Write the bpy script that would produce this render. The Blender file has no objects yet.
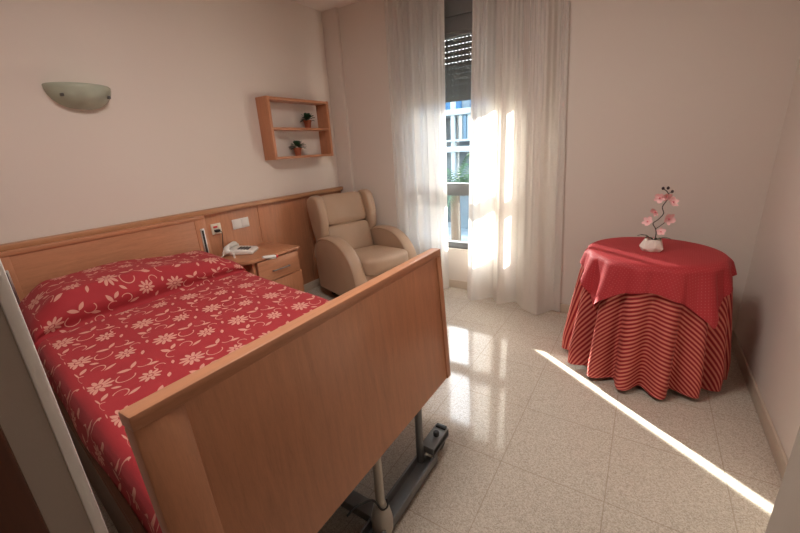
import bpy, bmesh, math, random
from mathutils import Vector, Matrix
random.seed(7)
PI = math.pi
SC = bpy.context.scene
COL = SC.collection
sin, cos = math.sin, math.cos

# ------------------------------------------------------------------ node helper
class N:
    def __init__(s, name):
        s.m = bpy.data.materials.new(name); s.m.use_nodes = True
        s.t = s.m.node_tree; s.t.nodes.clear()
        s.out = s.t.nodes.new('ShaderNodeOutputMaterial')
    def new(s, typ, **kw):
        n = s.t.nodes.new(typ)
        for k, v in kw.items(): setattr(n, k, v)
        return n
    def put(s, sock, v):
        if hasattr(v, 'is_linked') or isinstance(v, bpy.types.NodeSocket): s.t.links.new(v, sock)
        else:
            if isinstance(v, (tuple, list)) and len(v) == 3 and sock.type == 'RGBA': v = (*v, 1)
            sock.default_value = v
    def math(s, op, a, b=None, c=None, clamp=False):
        n = s.new('ShaderNodeMath', operation=op, use_clamp=clamp)
        s.put(n.inputs[0], a)
        if b is not None: s.put(n.inputs[1], b)
        if c is not None: s.put(n.inputs[2], c)
        return n.outputs[0]
    def coord(s, which='Object'):
        return s.new('ShaderNodeTexCoord').outputs[which]
    def mapping(s, vec, scale=(1, 1, 1), rot=(0, 0, 0)):
        n = s.new('ShaderNodeMapping'); s.put(n.inputs['Vector'], vec)
        n.inputs['Scale'].default_value = scale; n.inputs['Rotation'].default_value = rot
        return n.outputs[0]
    def noise(s, vec, scale, detail=3, rough=.55, dist=0):
        n = s.new('ShaderNodeTexNoise'); s.put(n.inputs['Vector'], vec)
        n.inputs['Scale'].default_value = scale; n.inputs['Detail'].default_value = detail
        n.inputs['Roughness'].default_value = rough; n.inputs['Distortion'].default_value = dist
        return n.outputs[0]
    def voronoi(s, vec, scale, feature='F1'):
        n = s.new('ShaderNodeTexVoronoi', feature=feature); s.put(n.inputs['Vector'], vec)
        n.inputs['Scale'].default_value = scale
        return n
    def ramp(s, fac, stops):
        n = s.new('ShaderNodeValToRGB'); s.put(n.inputs[0], fac)
        e = n.color_ramp.elements
        while len(e) < len(stops): e.new(.5)
        for i, (p, c) in enumerate(stops):
            e[i].position = p; e[i].color = (*c, 1)
        return n.outputs[0]
    def mix(s, fac, a, b):
        n = s.new('ShaderNodeMix', data_type='RGBA')
        s.put(n.inputs[0], fac); s.put(n.inputs[6], a); s.put(n.inputs[7], b)
        return n.outputs[2]
    def bump(s, h, strength=.2, dist=.01):
        n = s.new('ShaderNodeBump'); s.put(n.inputs['Height'], h)
        n.inputs['Strength'].default_value = strength; n.inputs['Distance'].default_value = dist
        return n.outputs[0]
    def sep(s, v):
        n = s.new('ShaderNodeSeparateXYZ'); s.put(n.inputs[0], v); return n.outputs
    def comb(s, x, y, z=0.0):
        n = s.new('ShaderNodeCombineXYZ'); s.put(n.inputs[0], x); s.put(n.inputs[1], y); s.put(n.inputs[2], z); return n.outputs[0]
    def bsdf(s, col, rough=.5, normal=None, metal=0.0, spec=.5, **kw):
        n = s.new('ShaderNodeBsdfPrincipled')
        s.put(n.inputs['Base Color'], col); s.put(n.inputs['Roughness'], rough)
        s.put(n.inputs['Metallic'], metal); s.put(n.inputs['Specular IOR Level'], spec)
        for k, v in kw.items(): s.put(n.inputs[k], v)
        if normal is not None: s.t.links.new(normal, n.inputs['Normal'])
        return n.outputs[0]
    def done(s, sh):
        s.t.links.new(sh, s.out.inputs['Surface']); return s.m

def plain(name, col, rough=.5, metal=0.0, spec=.5, var=.06, scale=30, **kw):
    k = N(name)
    f = k.noise(k.coord(), scale, 2)
    c = k.mix(f, tuple(x*(1-var) for x in col), tuple(min(1, x*(1+var)) for x in col))
    return k.done(k.bsdf(c, rough, metal=metal, spec=spec, **kw))

def wood(name, stretch, base=(.50, .225, .118), rough=.38, dark=.80):
    k = N(name); co = k.coord()
    v = k.mapping(co, stretch)
    a = k.noise(v, 9, 5, .6, .4)
    b = k.noise(k.mapping(co, tuple(s*3.2 for s in stretch)), 22, 3, .6)
    f = k.math('ADD', k.math('MULTIPLY', a, .65), k.math('MULTIPLY', b, .35))
    c = k.ramp(f, [(.30, tuple(x*dark for x in base)), (.52, base), (.72, tuple(min(1, x*1.13) for x in base))])
    return k.done(k.bsdf(c, rough, k.bump(b, .04, .003), spec=.4))

M = {}
M['wood_y'] = wood('beech_grain_y', (5, .45, 5))
M['wood_z'] = wood('beech_grain_z', (5, 5, .45))
M['wood_x'] = wood('beech_grain_x', (.45, 5, 5))
M['wood_rail'] = wood('beech_rail', (5, .4, 5), (.47, .235, .12))
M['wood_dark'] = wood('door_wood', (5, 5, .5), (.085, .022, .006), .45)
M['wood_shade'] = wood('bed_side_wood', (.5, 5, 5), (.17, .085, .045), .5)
M['black_gap'] = plain('black_slot', (.012, .012, .013), .6)
M['chrome'] = plain('brushed_steel', (.62, .60, .58), .3, .9)
M['grey_metal'] = plain('grey_painted_steel', (.20, .20, .20), .42, .35)
M['cream_metal'] = plain('cream_painted_steel', (.45, .41, .35), .4, .1)
M['black_plastic'] = plain('black_plastic', (.02, .02, .02), .4)
M['dark_rubber'] = plain('dark_rubber', (.035, .035, .037), .6)
M['white_plastic'] = plain('white_plastic', (.78, .76, .72), .35)
M['cream_plastic'] = plain('cream_plastic', (.80, .73, .60), .4)
M['red_plastic'] = plain('red_plastic', (.65, .03, .03), .35)
M['grey_key'] = plain('dark_grey_keys', (.06, .055, .055), .45)
M['terracotta'] = plain('terracotta', (.33, .085, .035), .7, var=.15)
M['leaf'] = plain('dark_green_leaf', (.025, .075, .03), .5, var=.35, scale=60)
M['soil'] = plain('potting_soil', (.05, .03, .02), .9)
M['orchid_leaf'] = plain('orchid_leaf', (.05, .075, .04), .45)
M['stem'] = plain('orchid_stem', (.045, .03, .025), .5)
M['bud'] = plain('dark_bud', (.035, .015, .02), .5)
M['pink'] = plain('pink_petal', (.88, .53, .53), .6, var=.12, scale=90)
M['pink_deep'] = plain('deep_pink_lip', (.72, .22, .26), .5)
M['pot_white'] = plain('white_ceramic', (.80, .72, .65), .5)
M['frame_grey'] = plain('grey_aluminium', (.16, .165, .165), .45, .2)
M['kerb'] = plain('baseboard_stone', (.54, .44, .35), .28, var=.1, scale=120)

def mat_wall(name, col, bump=.12):
    k = N(name); co = k.coord()
    n = k.noise(co, 2.2, 2)
    fine = k.noise(co, 140, 3)
    c = k.mix(n, tuple(x*.97 for x in col), col)
    return k.done(k.bsdf(c, .85, k.bump(fine, bump, .003), spec=.2))
M['wall'] = mat_wall('wall_paint', (.72, .65, .59))
M['ceiling'] = mat_wall('ceiling_paint', (.76, .69, .64))
M['wall_out'] = mat_wall('darker_doorway_wall', (.40, .345, .30))  # darker colour than the room walls, for the doorway surfaces
M['edge_strip'] = plain('white_edge_strip', (.88, .86, .84), .5)  # plain white strip along the corner of the left jamb

def mat_floor():
    k = N('terrazzo_floor'); co = k.coord()
    x, y, z = k.sep(co)
    tile = .42
    def line(v, off):
        u = k.math('FRACT', k.math('DIVIDE', k.math('SUBTRACT', v, off), tile))
        d = k.math('ABSOLUTE', k.math('SUBTRACT', u, .5))
        return k.math('GREATER_THAN', d, .5-.0022/tile)
    g = k.math('MAXIMUM', line(x, .012), line(y, 1.365))
    ix = k.math('FLOOR', k.math('DIVIDE', k.math('SUBTRACT', x, .012), tile))
    iy = k.math('FLOOR', k.math('DIVIDE', k.math('SUBTRACT', y, 1.365), tile))
    wn = k.new('ShaderNodeTexWhiteNoise', noise_dimensions='2D'); k.put(wn.inputs['Vector'], k.comb(ix, iy))
    v1 = k.voronoi(co, 250)
    chip = k.ramp(k.sep(v1.outputs['Color'])[0], [(.0, (.33, .28, .23)), (.3, (.46, .40, .335)), (.62, (.52, .46, .39)), (.9, (.62, .565, .49))])
    n = k.noise(co, 320, 2)
    chip = k.mix(.2, chip, k.mix(n, (.46, .395, .32), (.58, .51, .43)))
    chip = k.mix(k.math('MULTIPLY', wn.outputs['Value'], .08), chip, (.42, .34, .27))
    c = k.mix(k.math('MULTIPLY', g, .55), chip, (.30, .23, .17))
    rn = k.noise(co, 5, 3)
    r = k.math('ADD', .045, k.math('MULTIPLY', rn, .07))
    wave = k.noise(co, 3.3, 2)
    return k.done(k.bsdf(c, r, k.bump(k.math('SUBTRACT', k.math('MULTIPLY', wave, .25), k.math('MULTIPLY', g, .1)), .05, .004), spec=.55))
M['floor'] = mat_floor()

def mat_leather():
    k = N('cream_leatherette'); co = k.coord()
    v = k.voronoi(co, 260)
    n = k.noise(co, 6, 3)
    c = k.mix(n, (.41, .28, .19), (.48, .335, .235))
    return k.done(k.bsdf(c, .42, k.bump(v.outputs['Distance'], .12, .002), spec=.4))
M['leather'] = mat_leather()

def mat_curtain():
    k = N('sheer_curtain'); co = k.coord('UV')
    w = k.noise(k.mapping(co, (220, 60, 1)), 1.0, 2)
    col = k.mix(w, (.72, .685, .645), (.82, .785, .745))
    d = k.new('ShaderNodeBsdfDiffuse'); k.put(d.inputs[0], col)
    t = k.new('ShaderNodeBsdfTranslucent'); k.put(t.inputs[0], col)
    a = k.new('ShaderNodeMixShader'); a.inputs[0].default_value = .36
    k.t.links.new(d.outputs[0], a.inputs[1]); k.t.links.new(t.outputs[0], a.inputs[2])
    tr = k.new('ShaderNodeBsdfTransparent')
    b = k.new('ShaderNodeMixShader'); b.inputs[0].default_value = .12
    k.t.links.new(a.outputs[0], b.inputs[1]); k.t.links.new(tr.outputs[0], b.inputs[2])
    return k.done(b.outputs[0])
M['curtain'] = mat_curtain()

def mat_glass():
    k = N('window_glass')
    tr = k.new('ShaderNodeBsdfTransparent'); tr.inputs[0].default_value = (.93, .96, .96, 1)
    gl = k.new('ShaderNodeBsdfGlossy'); gl.inputs['Roughness'].default_value = .02
    b = k.new('ShaderNodeMixShader'); b.inputs[0].default_value = .05
    k.t.links.new(tr.outputs[0], b.inputs[1]); k.t.links.new(gl.outputs[0], b.inputs[2])
    return k.done(b.outputs[0])
M['glass'] = mat_glass()

def mat_lampglass():
    k = N('frosted_green_glass')
    p = k.bsdf((.62, .66, .58), .18, spec=.6)
    t = k.new('ShaderNodeBsdfTranslucent'); t.inputs[0].default_value = (.66, .70, .62, 1)
    tr = k.new('ShaderNodeBsdfTransparent'); tr.inputs[0].default_value = (.86, .90, .84, 1)
    a = k.new('ShaderNodeMixShader'); a.inputs[0].default_value = .45
    k.t.links.new(p, a.inputs[1]); k.t.links.new(t.outputs[0], a.inputs[2])
    b = k.new('ShaderNodeMixShader'); b.inputs[0].default_value = .42
    k.t.links.new(a.outputs[0], b.inputs[1]); k.t.links.new(tr.outputs[0], b.inputs[2])
    return k.done(b.outputs[0])
M['lampglass'] = mat_lampglass()

def mat_bedspread():
    """woven red cover with pale daisies, leaves and tendrils, drawn in the cloth's own UV (metres)"""
    k = N('floral_bedspread'); uv = k.mapping(k.coord('UV'), (1.12, 1.12, 1))
    wob = k.noise(uv, 9, 2)
    u, v, _ = k.sep(uv)
    A, B = .33, .30
    uu = k.math('DIVIDE', u, A); col = k.math('FLOOR', uu)
    cx = k.math('MULTIPLY', k.math('FRACT', uu), A)
    vv = k.math('ADD', k.math('DIVIDE', v, B), k.math('MULTIPLY', col, .5))
    cy = k.math('MULTIPLY', k.math('FRACT', vv), B)
    masks = []
    def local(x, y, ang):
        dx = k.math('SUBTRACT', cx, x); dy = k.math('SUBTRACT', cy, y)
        c_, s_ = cos(ang), sin(ang)
        px = k.math('ADD', k.math('MULTIPLY', dx, c_), k.math('MULTIPLY', dy, s_))
        py = k.math('SUBTRACT', k.math('MULTIPLY', dy, c_), k.math('MULTIPLY', dx, s_))
        return px, py
    def rad(px, py): return k.math('SQRT', k.math('ADD', k.math('MULTIPLY', px, px), k.math('MULTIPLY', py, py)))
    def daisy(x, y, R, n, ang):
        px, py = local(x, y, ang)
        r = rad(px, py); th = k.math('ARCTAN2', py, px)
        pet = k.math('ABSOLUTE', k.math('COSINE', k.math('MULTIPLY', th, n/2)))
        lim = k.math('MULTIPLY', k.math('ADD', .30, k.math('MULTIPLY', k.math('POWER', pet, .85), .70)), R)
        m = k.math('LESS_THAN', r, lim)
        gap = k.math('GREATER_THAN', k.math('MULTIPLY', r, pet), .0032)
        ring = k.math('GREATER_THAN', k.math('ABSOLUTE', k.math('SUBTRACT', r, R*.24)), .0022)
        core = k.math('LESS_THAN', r, R*.2)
        m = k.math('MULTIPLY', m, ring)
        masks.append(k.math('MULTIPLY', m, k.math('MAXIMUM', gap, core)))
    def leaf(x, y, a, b, ang):
        px, py = local(x, y, ang)
        q = k.math('DIVIDE', px, a)
        lim = k.math('MULTIPLY', k.math('SUBTRACT', 1.0, k.math('MULTIPLY', q, q)), b)
        m = k.math('LESS_THAN', k.math('ABSOLUTE', py), lim)
        masks.append(m)
    def tendril(x, y, R, ang, w=.0028, cut=-.2):
        px, py = local(x, y, ang)
        m = k.math('LESS_THAN', k.math('ABSOLUTE', k.math('SUBTRACT', rad(px, py), R)), w)
        masks.append(k.math('MULTIPLY', m, k.math('GREATER_THAN', px, cut*R)))
    daisy(.085, .085, .058, 10, .2)
    daisy(.245, .205, .046, 9, .9)
    leaf(.190, .060, .030, .011, .5); leaf(.232, .045, .027, .010, -.9)
    leaf(.040, .205, .030, .011, 1.1); leaf(.078, .195, .024, .010, 2.3)
    leaf(.290, .110, .026, .010, .3); leaf(.165, .262, .028, .009, -.3)
    leaf(.128, .165, .022, .008, .8); leaf(.297, .272, .020, .008, 2.0)
    leaf(.020, .030, .018, .007, 1.9)
    tendril(.178, .118, .036, 2.2, .0026, -.5); tendril(.125, .232, .028, -.6, .0024, -.45)
    tendril(.268, .072, .030, 1.1, .0024, -.3); tendril(.052, .258, .030, 3.6, .0022, -.2)
    tendril(.300, .165, .022, -1.9, .0022, -.5)
    m = masks[0]
    for q in masks[1:]: m = k.math('MAXIMUM', m, q)
    weave = k.noise(k.mapping(uv, (900, 900, 1)), 1.0, 2)
    red = k.mix(wob, (.34, .028, .036), (.43, .038, .047))
    red = k.mix(k.math('MULTIPLY', weave, .35), red, (.36, .018, .026))
    pale = k.mix(weave, (.60, .27, .21), (.74, .40, .32))
    c = k.mix(k.math('MULTIPLY', m, .9), red, pale)
    h = k.math('ADD', k.math('MULTIPLY', m, .5), weave)
    return k.done(k.bsdf(c, .75, k.bump(h, .15, .002), spec=.25, **{'Sheen Weight': .05}))
M['bedspread'] = mat_bedspread()

def mat_stripe():
    k = N('striped_tablecloth'); uv = k.coord('UV')
    u, v, _ = k.sep(uv)
    p = .023
    f = k.math('FRACT', k.math('DIVIDE', v, p))
    d = k.math('ABSOLUTE', k.math('SUBTRACT', f, .5))
    c = k.ramp(d, [(.0, (.17, .012, .016)), (.13, (.20, .014, .018)), (.18, (.46, .03, .038)), (.27, (.50, .035, .04)), (.32, (.62, .22, .16)), (.5, (.66, .26, .19))])
    w = k.noise(k.mapping(uv, (700, 700, 1)), 1.0, 2)
    c = k.mix(k.math('MULTIPLY', w, .3), c, (.33, .03, .035))
    return k.done(k.bsdf(c, .7, k.bump(w, .12, .002), spec=.25))
M['stripe'] = mat_stripe()

def mat_dots():
    k = N('dotted_red_cloth'); uv = k.coord('UV')
    u, v, _ = k.sep(uv)
    p = .020
    row = k.math('FLOOR', k.math('DIVIDE', v, p*.6))
    uo = k.math('ADD', k.math('DIVIDE', u, p), k.math('MULTIPLY', row, .5))
    fu = k.math('MULTIPLY', k.math('SUBTRACT', k.math('FRACT', uo), .5), p)
    fv = k.math('MULTIPLY', k.math('SUBTRACT', k.math('FRACT', k.math('DIVIDE', v, p*.6)), .5), p*.6)
    r = k.math('SQRT', k.math('ADD', k.math('MULTIPLY', fu, fu), k.math('MULTIPLY', fv, fv)))
    m = k.math('LESS_THAN', r, .0022)
    w = k.noise(k.mapping(uv, (800, 800, 1)), 1.0, 2)
    c = k.mix(w, (.36, .026, .033), (.45, .036, .043))
    c = k.mix(k.math('MULTIPLY', m, .38), c, (.66, .20, .18))
    return k.done(k.bsdf(c, .62, k.bump(w, .12, .002), spec=.3))
M['dots'] = mat_dots()

# ------------------------------------------------------------------ object helpers
def tag(o, label=None, cat=None, group=None, kind=None):
    if label: o['label'] = label
    if cat: o['category'] = cat
    if group: o['group'] = group
    if kind: o['kind'] = kind
    return o

def empty(name, loc=(0, 0, 0), rz=0.0, label=None, cat=None, group=None, kind=None):
    o = bpy.data.objects.new(name, None); COL.objects.link(o)
    o.location = loc; o.rotation_euler = (0, 0, rz); o.empty_display_size = .05
    return tag(o, label, cat, group, kind)

def link(name, bm, mat, parent=None, smooth=True, angle=40):
    me = bpy.data.meshes.new(name)
    bmesh.ops.recalc_face_normals(bm, faces=bm.faces) if bm.faces and not getattr(bm, '_keep', False) else None
    bm.to_mesh(me); bm.free()
    me.materials.append(M[mat] if isinstance(mat, str) else mat)
    if smooth:
        for p in me.polygons: p.use_smooth = True
        me.set_sharp_from_angle(angle=math.radians(angle))
    o = bpy.data.objects.new(name, me); COL.objects.link(o)
    if parent is not None: o.parent = parent
    return o

def box(bm, x0, x1, y0, y1, z0, z1, bev=0.0, seg=2, mat=None):
    r = bmesh.ops.create_cube(bm, size=1)
    vs = r['verts']
    for v in vs:
        v.co = Vector(((x0+x1)/2+v.co.x*(x1-x0), (y0+y1)/2+v.co.y*(y1-y0), (z0+z1)/2+v.co.z*(z1-z0)))
    if bev:
        es = list({e for v in vs for e in v.link_edges})
        r = bmesh.ops.bevel(bm, geom=es, offset=bev, segments=seg, profile=.5, affect='EDGES', clamp_overlap=True)
        vs = list({v for v in r['verts']} | {v for v in vs if v.is_valid})
    if mat is not None: bmesh.ops.transform(bm, matrix=mat, verts=[v for v in vs if v.is_valid])
    return vs

def B(name, mat, parent, *boxes, bev=.003, seg=2, smooth=True):
    bm = bmesh.new()
    for b in boxes: box(bm, *b, bev=bev, seg=seg)
    return link(name, bm, mat, parent, smooth)

def prism(bm, pts, h, axis='y', at=0.0, bev=0.0, seg=2):
    """polygon pts in the plane across axis, extruded from at to at+h"""
    def P(a, b, c): return {'y': Vector((a, c, b)), 'z': Vector((a, b, c)), 'x': Vector((c, a, b))}[axis]
    lo = [bm.verts.new(P(a, b, at)) for a, b in pts]
    hi = [bm.verts.new(P(a, b, at+h)) for a, b in pts]
    n = len(pts)
    f1 = bm.faces.new(lo); f2 = bm.faces.new(hi[::-1])
    for i in range(n): bm.faces.new((lo[i], lo[(i+1) % n], hi[(i+1) % n], hi[i]))
    bmesh.ops.recalc_face_normals(bm, faces=bm.faces)
    if bev:
        es = list(f1.edges)+list(f2.edges)
        bmesh.ops.bevel(bm, geom=es, offset=bev, segments=seg, profile=.5, affect='EDGES', clamp_overlap=True)

def smooth_path(pts, n=6):
    P = [Vector(p) for p in pts]; out = []
    for i in range(len(P)-1):
        p0 = P[max(i-1, 0)]; p1 = P[i]; p2 = P[i+1]; p3 = P[min(i+2, len(P)-1)]
        for j in range(n):
            t = j/n
            out.append(.5*((2*p1)+(p2-p0)*t+(2*p0-5*p1+4*p2-p3)*t*t+(3*p1-p0-3*p2+p3)*t**3))
    out.append(P[-1]); return out

def tube(bm, pts, r, sides=8, caps=True):
    P = [Vector(p) for p in pts]
    rr = r if isinstance(r, (list, tuple)) else [r]*len(P)
    rings = []; up = None
    for i, p in enumerate(P):
        t = (P[min(i+1, len(P)-1)]-P[max(i-1, 0)]).normalized()
        if up is None:
            up = Vector((0, 0, 1)) if abs(t.z) < .9 else Vector((1, 0, 0))
        a = (up-t*up.dot(t)).normalized(); b = t.cross(a); up = a
        rings.append([bm.verts.new(p+(a*cos(2*PI*k/sides)+b*sin(2*PI*k/sides))*rr[i]) for k in range(sides)])
    for i in range(len(rings)-1):
        for k in range(sides):
            bm.faces.new((rings[i][k], rings[i][(k+1) % sides], rings[i+1][(k+1) % sides], rings[i+1][k]))
    if caps:
        bm.faces.new(rings[0][::-1]); bm.faces.new(rings[-1])

def lathe(bm, prof, seg=24, c=(0, 0, 0), a0=0.0, a1=2*PI):
    full = abs(a1-a0-2*PI) < 1e-6
    m = seg if full else seg+1
    rings = []
    for r, z in prof:
        if r < 1e-6 and full: rings.append([bm.verts.new((c[0], c[1], c[2]+z))]*m)
        else: rings.append([bm.verts.new((c[0]+max(r, 1e-5)*cos(a0+(a1-a0)*k/seg), c[1]+max(r, 1e-5)*sin(a0+(a1-a0)*k/seg), c[2]+z)) for k in range(m)])
    for i in range(len(rings)-1):
        for k in range(seg):
            k2 = (k+1) % m
            f = list(dict.fromkeys((rings[i][k], rings[i][k2], rings[i+1][k2], rings[i+1][k])))
            if len(f) > 2: bm.faces.new(f)

def T(name, mat, parent, pts, r, sides=8):
    bm = bmesh.new(); tube(bm, pts, r, sides); return link(name, bm, mat, parent)

def dup(root, loc, rz, label, group=None):
    r = root.copy(); COL.objects.link(r); r.location = loc; r.rotation_euler = (0, 0, rz); r['label'] = label
    for ch in list(root.children):
        c = ch.copy(); COL.objects.link(c); c.parent = r
        for g in list(ch.children):
            d = g.copy(); COL.objects.link(d); d.parent = c
    return r

def S(o, kind='structure'):
    o['kind'] = kind; return o

# ------------------------------------------------------------------ room shell
XL, XR, YB, CZ = -2.93, .635, 3.31, 2.74
YBR = 3.14                       # right part of the back wall stands further in
YF = .114                        # room face of the front wall beside the bed
XJ = -.75                        # left jamb of the doorway
XE, YE = .458, 1.35              # entrance wall on the right
S(B('floor', 'floor', None, (XL-.2, XR+.2, -1.7, YB+.242, -.12, 0), bev=0, smooth=False))
S(B('ceiling', 'ceiling', None, (XL-.2, XR+.2, -1.7, YB+.25, CZ, CZ+.12), bev=0, smooth=False))
S(B('wall_left', 'wall', None, (XL-.15, XL, -.1, YB+.15, 0, CZ), bev=0, smooth=False))
WX0, WX1, WZ0, WZ1 = -2.02, -1.135, .41, 2.69
S(B('wall_back', 'wall', None, (XL, WX0, YB, YB+.242, 0, CZ), (WX1, -.60, YB, YB+.242, 0, CZ), (WX0, WX1, YB, YB+.242, 0, WZ0), (WX0, WX1, YB, YB+.242, WZ1, CZ), (-.60, XR, YBR, YB+.242, 0, CZ), bev=0, smooth=False))
S(B('wall_corner', 'wall', None, (XL, -2.735, YB-.04, YB, 0, CZ), bev=.004))
S(B('wall_right', 'wall', None, (XR, XR+.15, YE, YB+.15, 0, CZ), bev=0, smooth=False))
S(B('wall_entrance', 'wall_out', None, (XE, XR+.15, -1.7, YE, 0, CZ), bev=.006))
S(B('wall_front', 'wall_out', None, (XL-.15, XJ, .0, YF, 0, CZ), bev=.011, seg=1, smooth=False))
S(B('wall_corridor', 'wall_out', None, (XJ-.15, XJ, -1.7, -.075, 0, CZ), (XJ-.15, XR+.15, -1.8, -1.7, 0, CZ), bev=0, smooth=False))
S(B('trim_3', 'edge_strip', None, (XJ-.012, XJ+.003, YF-.012, YF+.005, 0, CZ), bev=.003))
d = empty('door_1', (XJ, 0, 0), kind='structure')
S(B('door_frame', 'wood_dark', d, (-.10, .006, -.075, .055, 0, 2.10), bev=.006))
S(B('baseboard_back', 'kerb', None, (-2.72, -.60, YB-.012, YB, 0, .08), (-.60, XR, YBR-.012, YBR, 0, .08), bev=.004))
S(B('baseboard_right', 'kerb', None, (XR-.013, XR, YE, YBR-.012, 0, .08), bev=.004))
S(B('baseboard_left', 'kerb', None, (XL, XL+.032, 1.5, YB-.045, 0, .08), bev=.004))

# wood panelling on the bed wall with its rail
tr = empty('trim_1', (XL, 0, 0), kind='structure')
seams = [.13, .95, 1.56, 2.131, 2.72, 3.268]
for a, b in zip(seams, seams[1:]):
    S(B('wood_panel', 'wood_z', tr, (0, .020, a+.0025, b-.0025, .08, .985), bev=.0015))
S(B('trim_2', 'wood_rail', None, (XL, XL+.060, .125, 3.268, .985, 1.022), bev=.006))

# ------------------------------------------------------------------ window with roller shutter
w = empty('window_1', ((WX0+WX1)/2, YB+.02, 0), kind='structure')
hx = (WX1-WX0)/2
def W(name, mat, *bx, bev=.003): return S(B(name, mat, w, *bx, bev=bev))
W('window_frame', 'frame_grey', (-hx, -hx+.05, 0, .06, WZ0, WZ1), (hx-.05, hx, 0, .06, WZ0, WZ1),
  (-hx, hx, 0, .06, WZ0, .475), (-hx, hx, 0, .06, 2.43, WZ1), (-hx, hx, 0, .06, 2.28, 2.31))
W('transom_bar', 'frame_grey', (-hx+.05, hx-.05, -.004, .056, .935, 1.05))
W('window_pane', 'glass', (-hx+.05, hx-.05, .028, .034, .475, .935), bev=0)
W('window_pane', 'glass', (-hx+.05, hx-.05, .028, .034, 1.05, 2.28), bev=0)
W('shutter_box', 'frame_grey', (-hx+.05, hx-.05, .012, .058, 2.31, 2.43))
bm = bmesh.new()
zs = 1.775
nsl = 13
for i in range(nsl):
    z0 = zs+i*.046
    box(bm, -hx+.04, hx-.04, .085, .089, z0, z0+.0428)
    xx = -hx+.045
    while xx < hx-.045 and i:
        box(bm, xx, xx+.024, .0855, .0885, z0-.005, z0+.001)
        xx += .034
S(link('roller_shutter', bm, 'frame_grey', w, smooth=False))

# ------------------------------------------------------------------ curtains
def make_curtain(label, xa, xb, yfun, ztop=2.68, zbot=.012, nx=300, nz=36, zb=None):
    x0 = (xa(0)+xb(0))/2
    root_y = 3.16
    bm = bmesh.new(); uvl = bm.loops.layers.uv.new('UVMap')
    V = []
    for j in range(nz+1):
        t = j/nz
        row = []
        for i in range(nx+1):
            s = i/nx
            x = xa(t)+(xb(t)-xa(t))*s
            zz = zbot+(zb(s) if zb else 0)
            z = zz+(ztop-zz)*t
            y, dx = yfun(s, t)
            row.append(bm.verts.new((x+dx-x0, y-root_y, z)))
        V.append(row)
    for j in range(nz):
        for i in range(nx):
            f = bm.faces.new((V[j][i], V[j][i+1], V[j+1][i+1], V[j+1][i]))
            for l, (a, b) in zip(f.loops, ((i, j), (i+1, j), (i+1, j+1), (i, j+1))): l[uvl].uv = (a/nx*2.2, b/nz*2.7)
    o = link('curtain', bm, 'curtain', None, angle=180)
    o.location = (x0, root_y, 0)
    return tag(o, label, 'curtain', 'sheer curtains at the window')

HEM = [(0, 3.085), (.04, 3.055), (.08, 3.035), (.13, 3.06), (.265, 3.175), (.31, 3.12), (.365, 3.05), (.42, 3.08), (.52, 3.165), (.59, 3.10), (.66, 3.03), (.73, 3.0), (.80, 2.965), (.87, 3.05), (.93, 3.12), (1, 3.10)]
def hem_y(s):
    for k in range(len(HEM)-1):
        (a, ya), (b, yb) = HEM[k], HEM[k+1]
        if s <= b:
            m0 = (yb-HEM[max(k-1, 0)][1])/max(1e-6, b-HEM[max(k-1, 0)][0])*.7
            c_ = HEM[min(k+2, len(HEM)-1)]
            m1 = (c_[1]-ya)/max(1e-6, c_[0]-a)*.7
            h = b-a; q = (s-a)/h
            return (2*q**3-3*q*q+1)*ya+(q**3-2*q*q+q)*h*m0+(-2*q**3+3*q*q)*yb+(q**3-q*q)*h*m1
    return HEM[-1][1]
def yr(s, t):
    # right curtain: broad folds at the hem, finer pleats at the heading
    y0 = hem_y(s)
    mid = .012*sin(2*PI*(9*s)+1.0)*(.25+.75*t)
    fine = .009*sin(2*PI*26*s)*t**2
    return 3.11+(y0-3.11)*(1-.2*t)+mid+fine, 0
make_curtain('sheer white curtain on the right side of the window with bright sun patches',
             lambda t: -1.300+.050*t, lambda t: -.475-.11*t, yr)
def yl(s, t):
    big = .036*sin(2*PI*(5.2*s+.1*sin(5*s))+.6)*(1-.3*t)
    mid = .012*sin(2*PI*13*s+.4)*(.5+.5*t)
    fine = .009*sin(2*PI*27*s)*t**2
    e = max(0, (s-.8)/.2)
    y = 3.195+.8*big+mid+fine
    return y*(1-e)+3.215*e, .012*sin(2*PI*5.2*s)*(1-e)
make_curtain('sheer white curtain on the left side of the window behind the armchair',
             lambda t: -2.13, lambda t: -1.545-.008*sin(PI*t), yl)

# ------------------------------------------------------------------ hospital bed
bed = empty('hospital_bed', (-1.76, .88, 0), 0, 'wooden adjustable bed with tall headboard and footboard on a grey wheeled base', 'bed')
ox, oy = 1.76, -.88
def bb(x0, x1, y0, y1, z0, z1): return (x0+ox, x1+ox, y0+oy, y1+oy, z0, z1)
# headboard
HY0, HY1, HZ = .40, 1.592, .985
hbx0, hbx1 = -2.875, -2.84
hb = B('headboard', 'wood_y', bed, bb(hbx0, hbx1, HY0, HY1, .33, HZ), bev=.004)
B('headboard_stile', 'wood_z', bed, bb(hbx1-.004, hbx1+.004, HY1-.085, HY1, .33, HZ-.022), bev=.002)
B('headboard_stile', 'wood_z', bed, bb(hbx1-.004, hbx1+.004, HY0, HY0+.085, .33, HZ-.022), bev=.002)
B('headboard_cap', 'wood_y', bed, bb(hbx0-.002, hbx1+.008, HY0, HY1, HZ-.022, HZ+.006), bev=.005)
for yc in (HY0+.045, HY1-.04):
    g = B('rail_guide', 'chrome', bed, bb(hbx1+.002, hbx1+.010, yc-.017, yc+.017, .60, .893), bev=.004)
    B('guide_slot', 'black_gap', g, bb(hbx1+.009, hbx1+.012, yc-.008, yc+.008, .61, .88), bev=.001)
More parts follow.
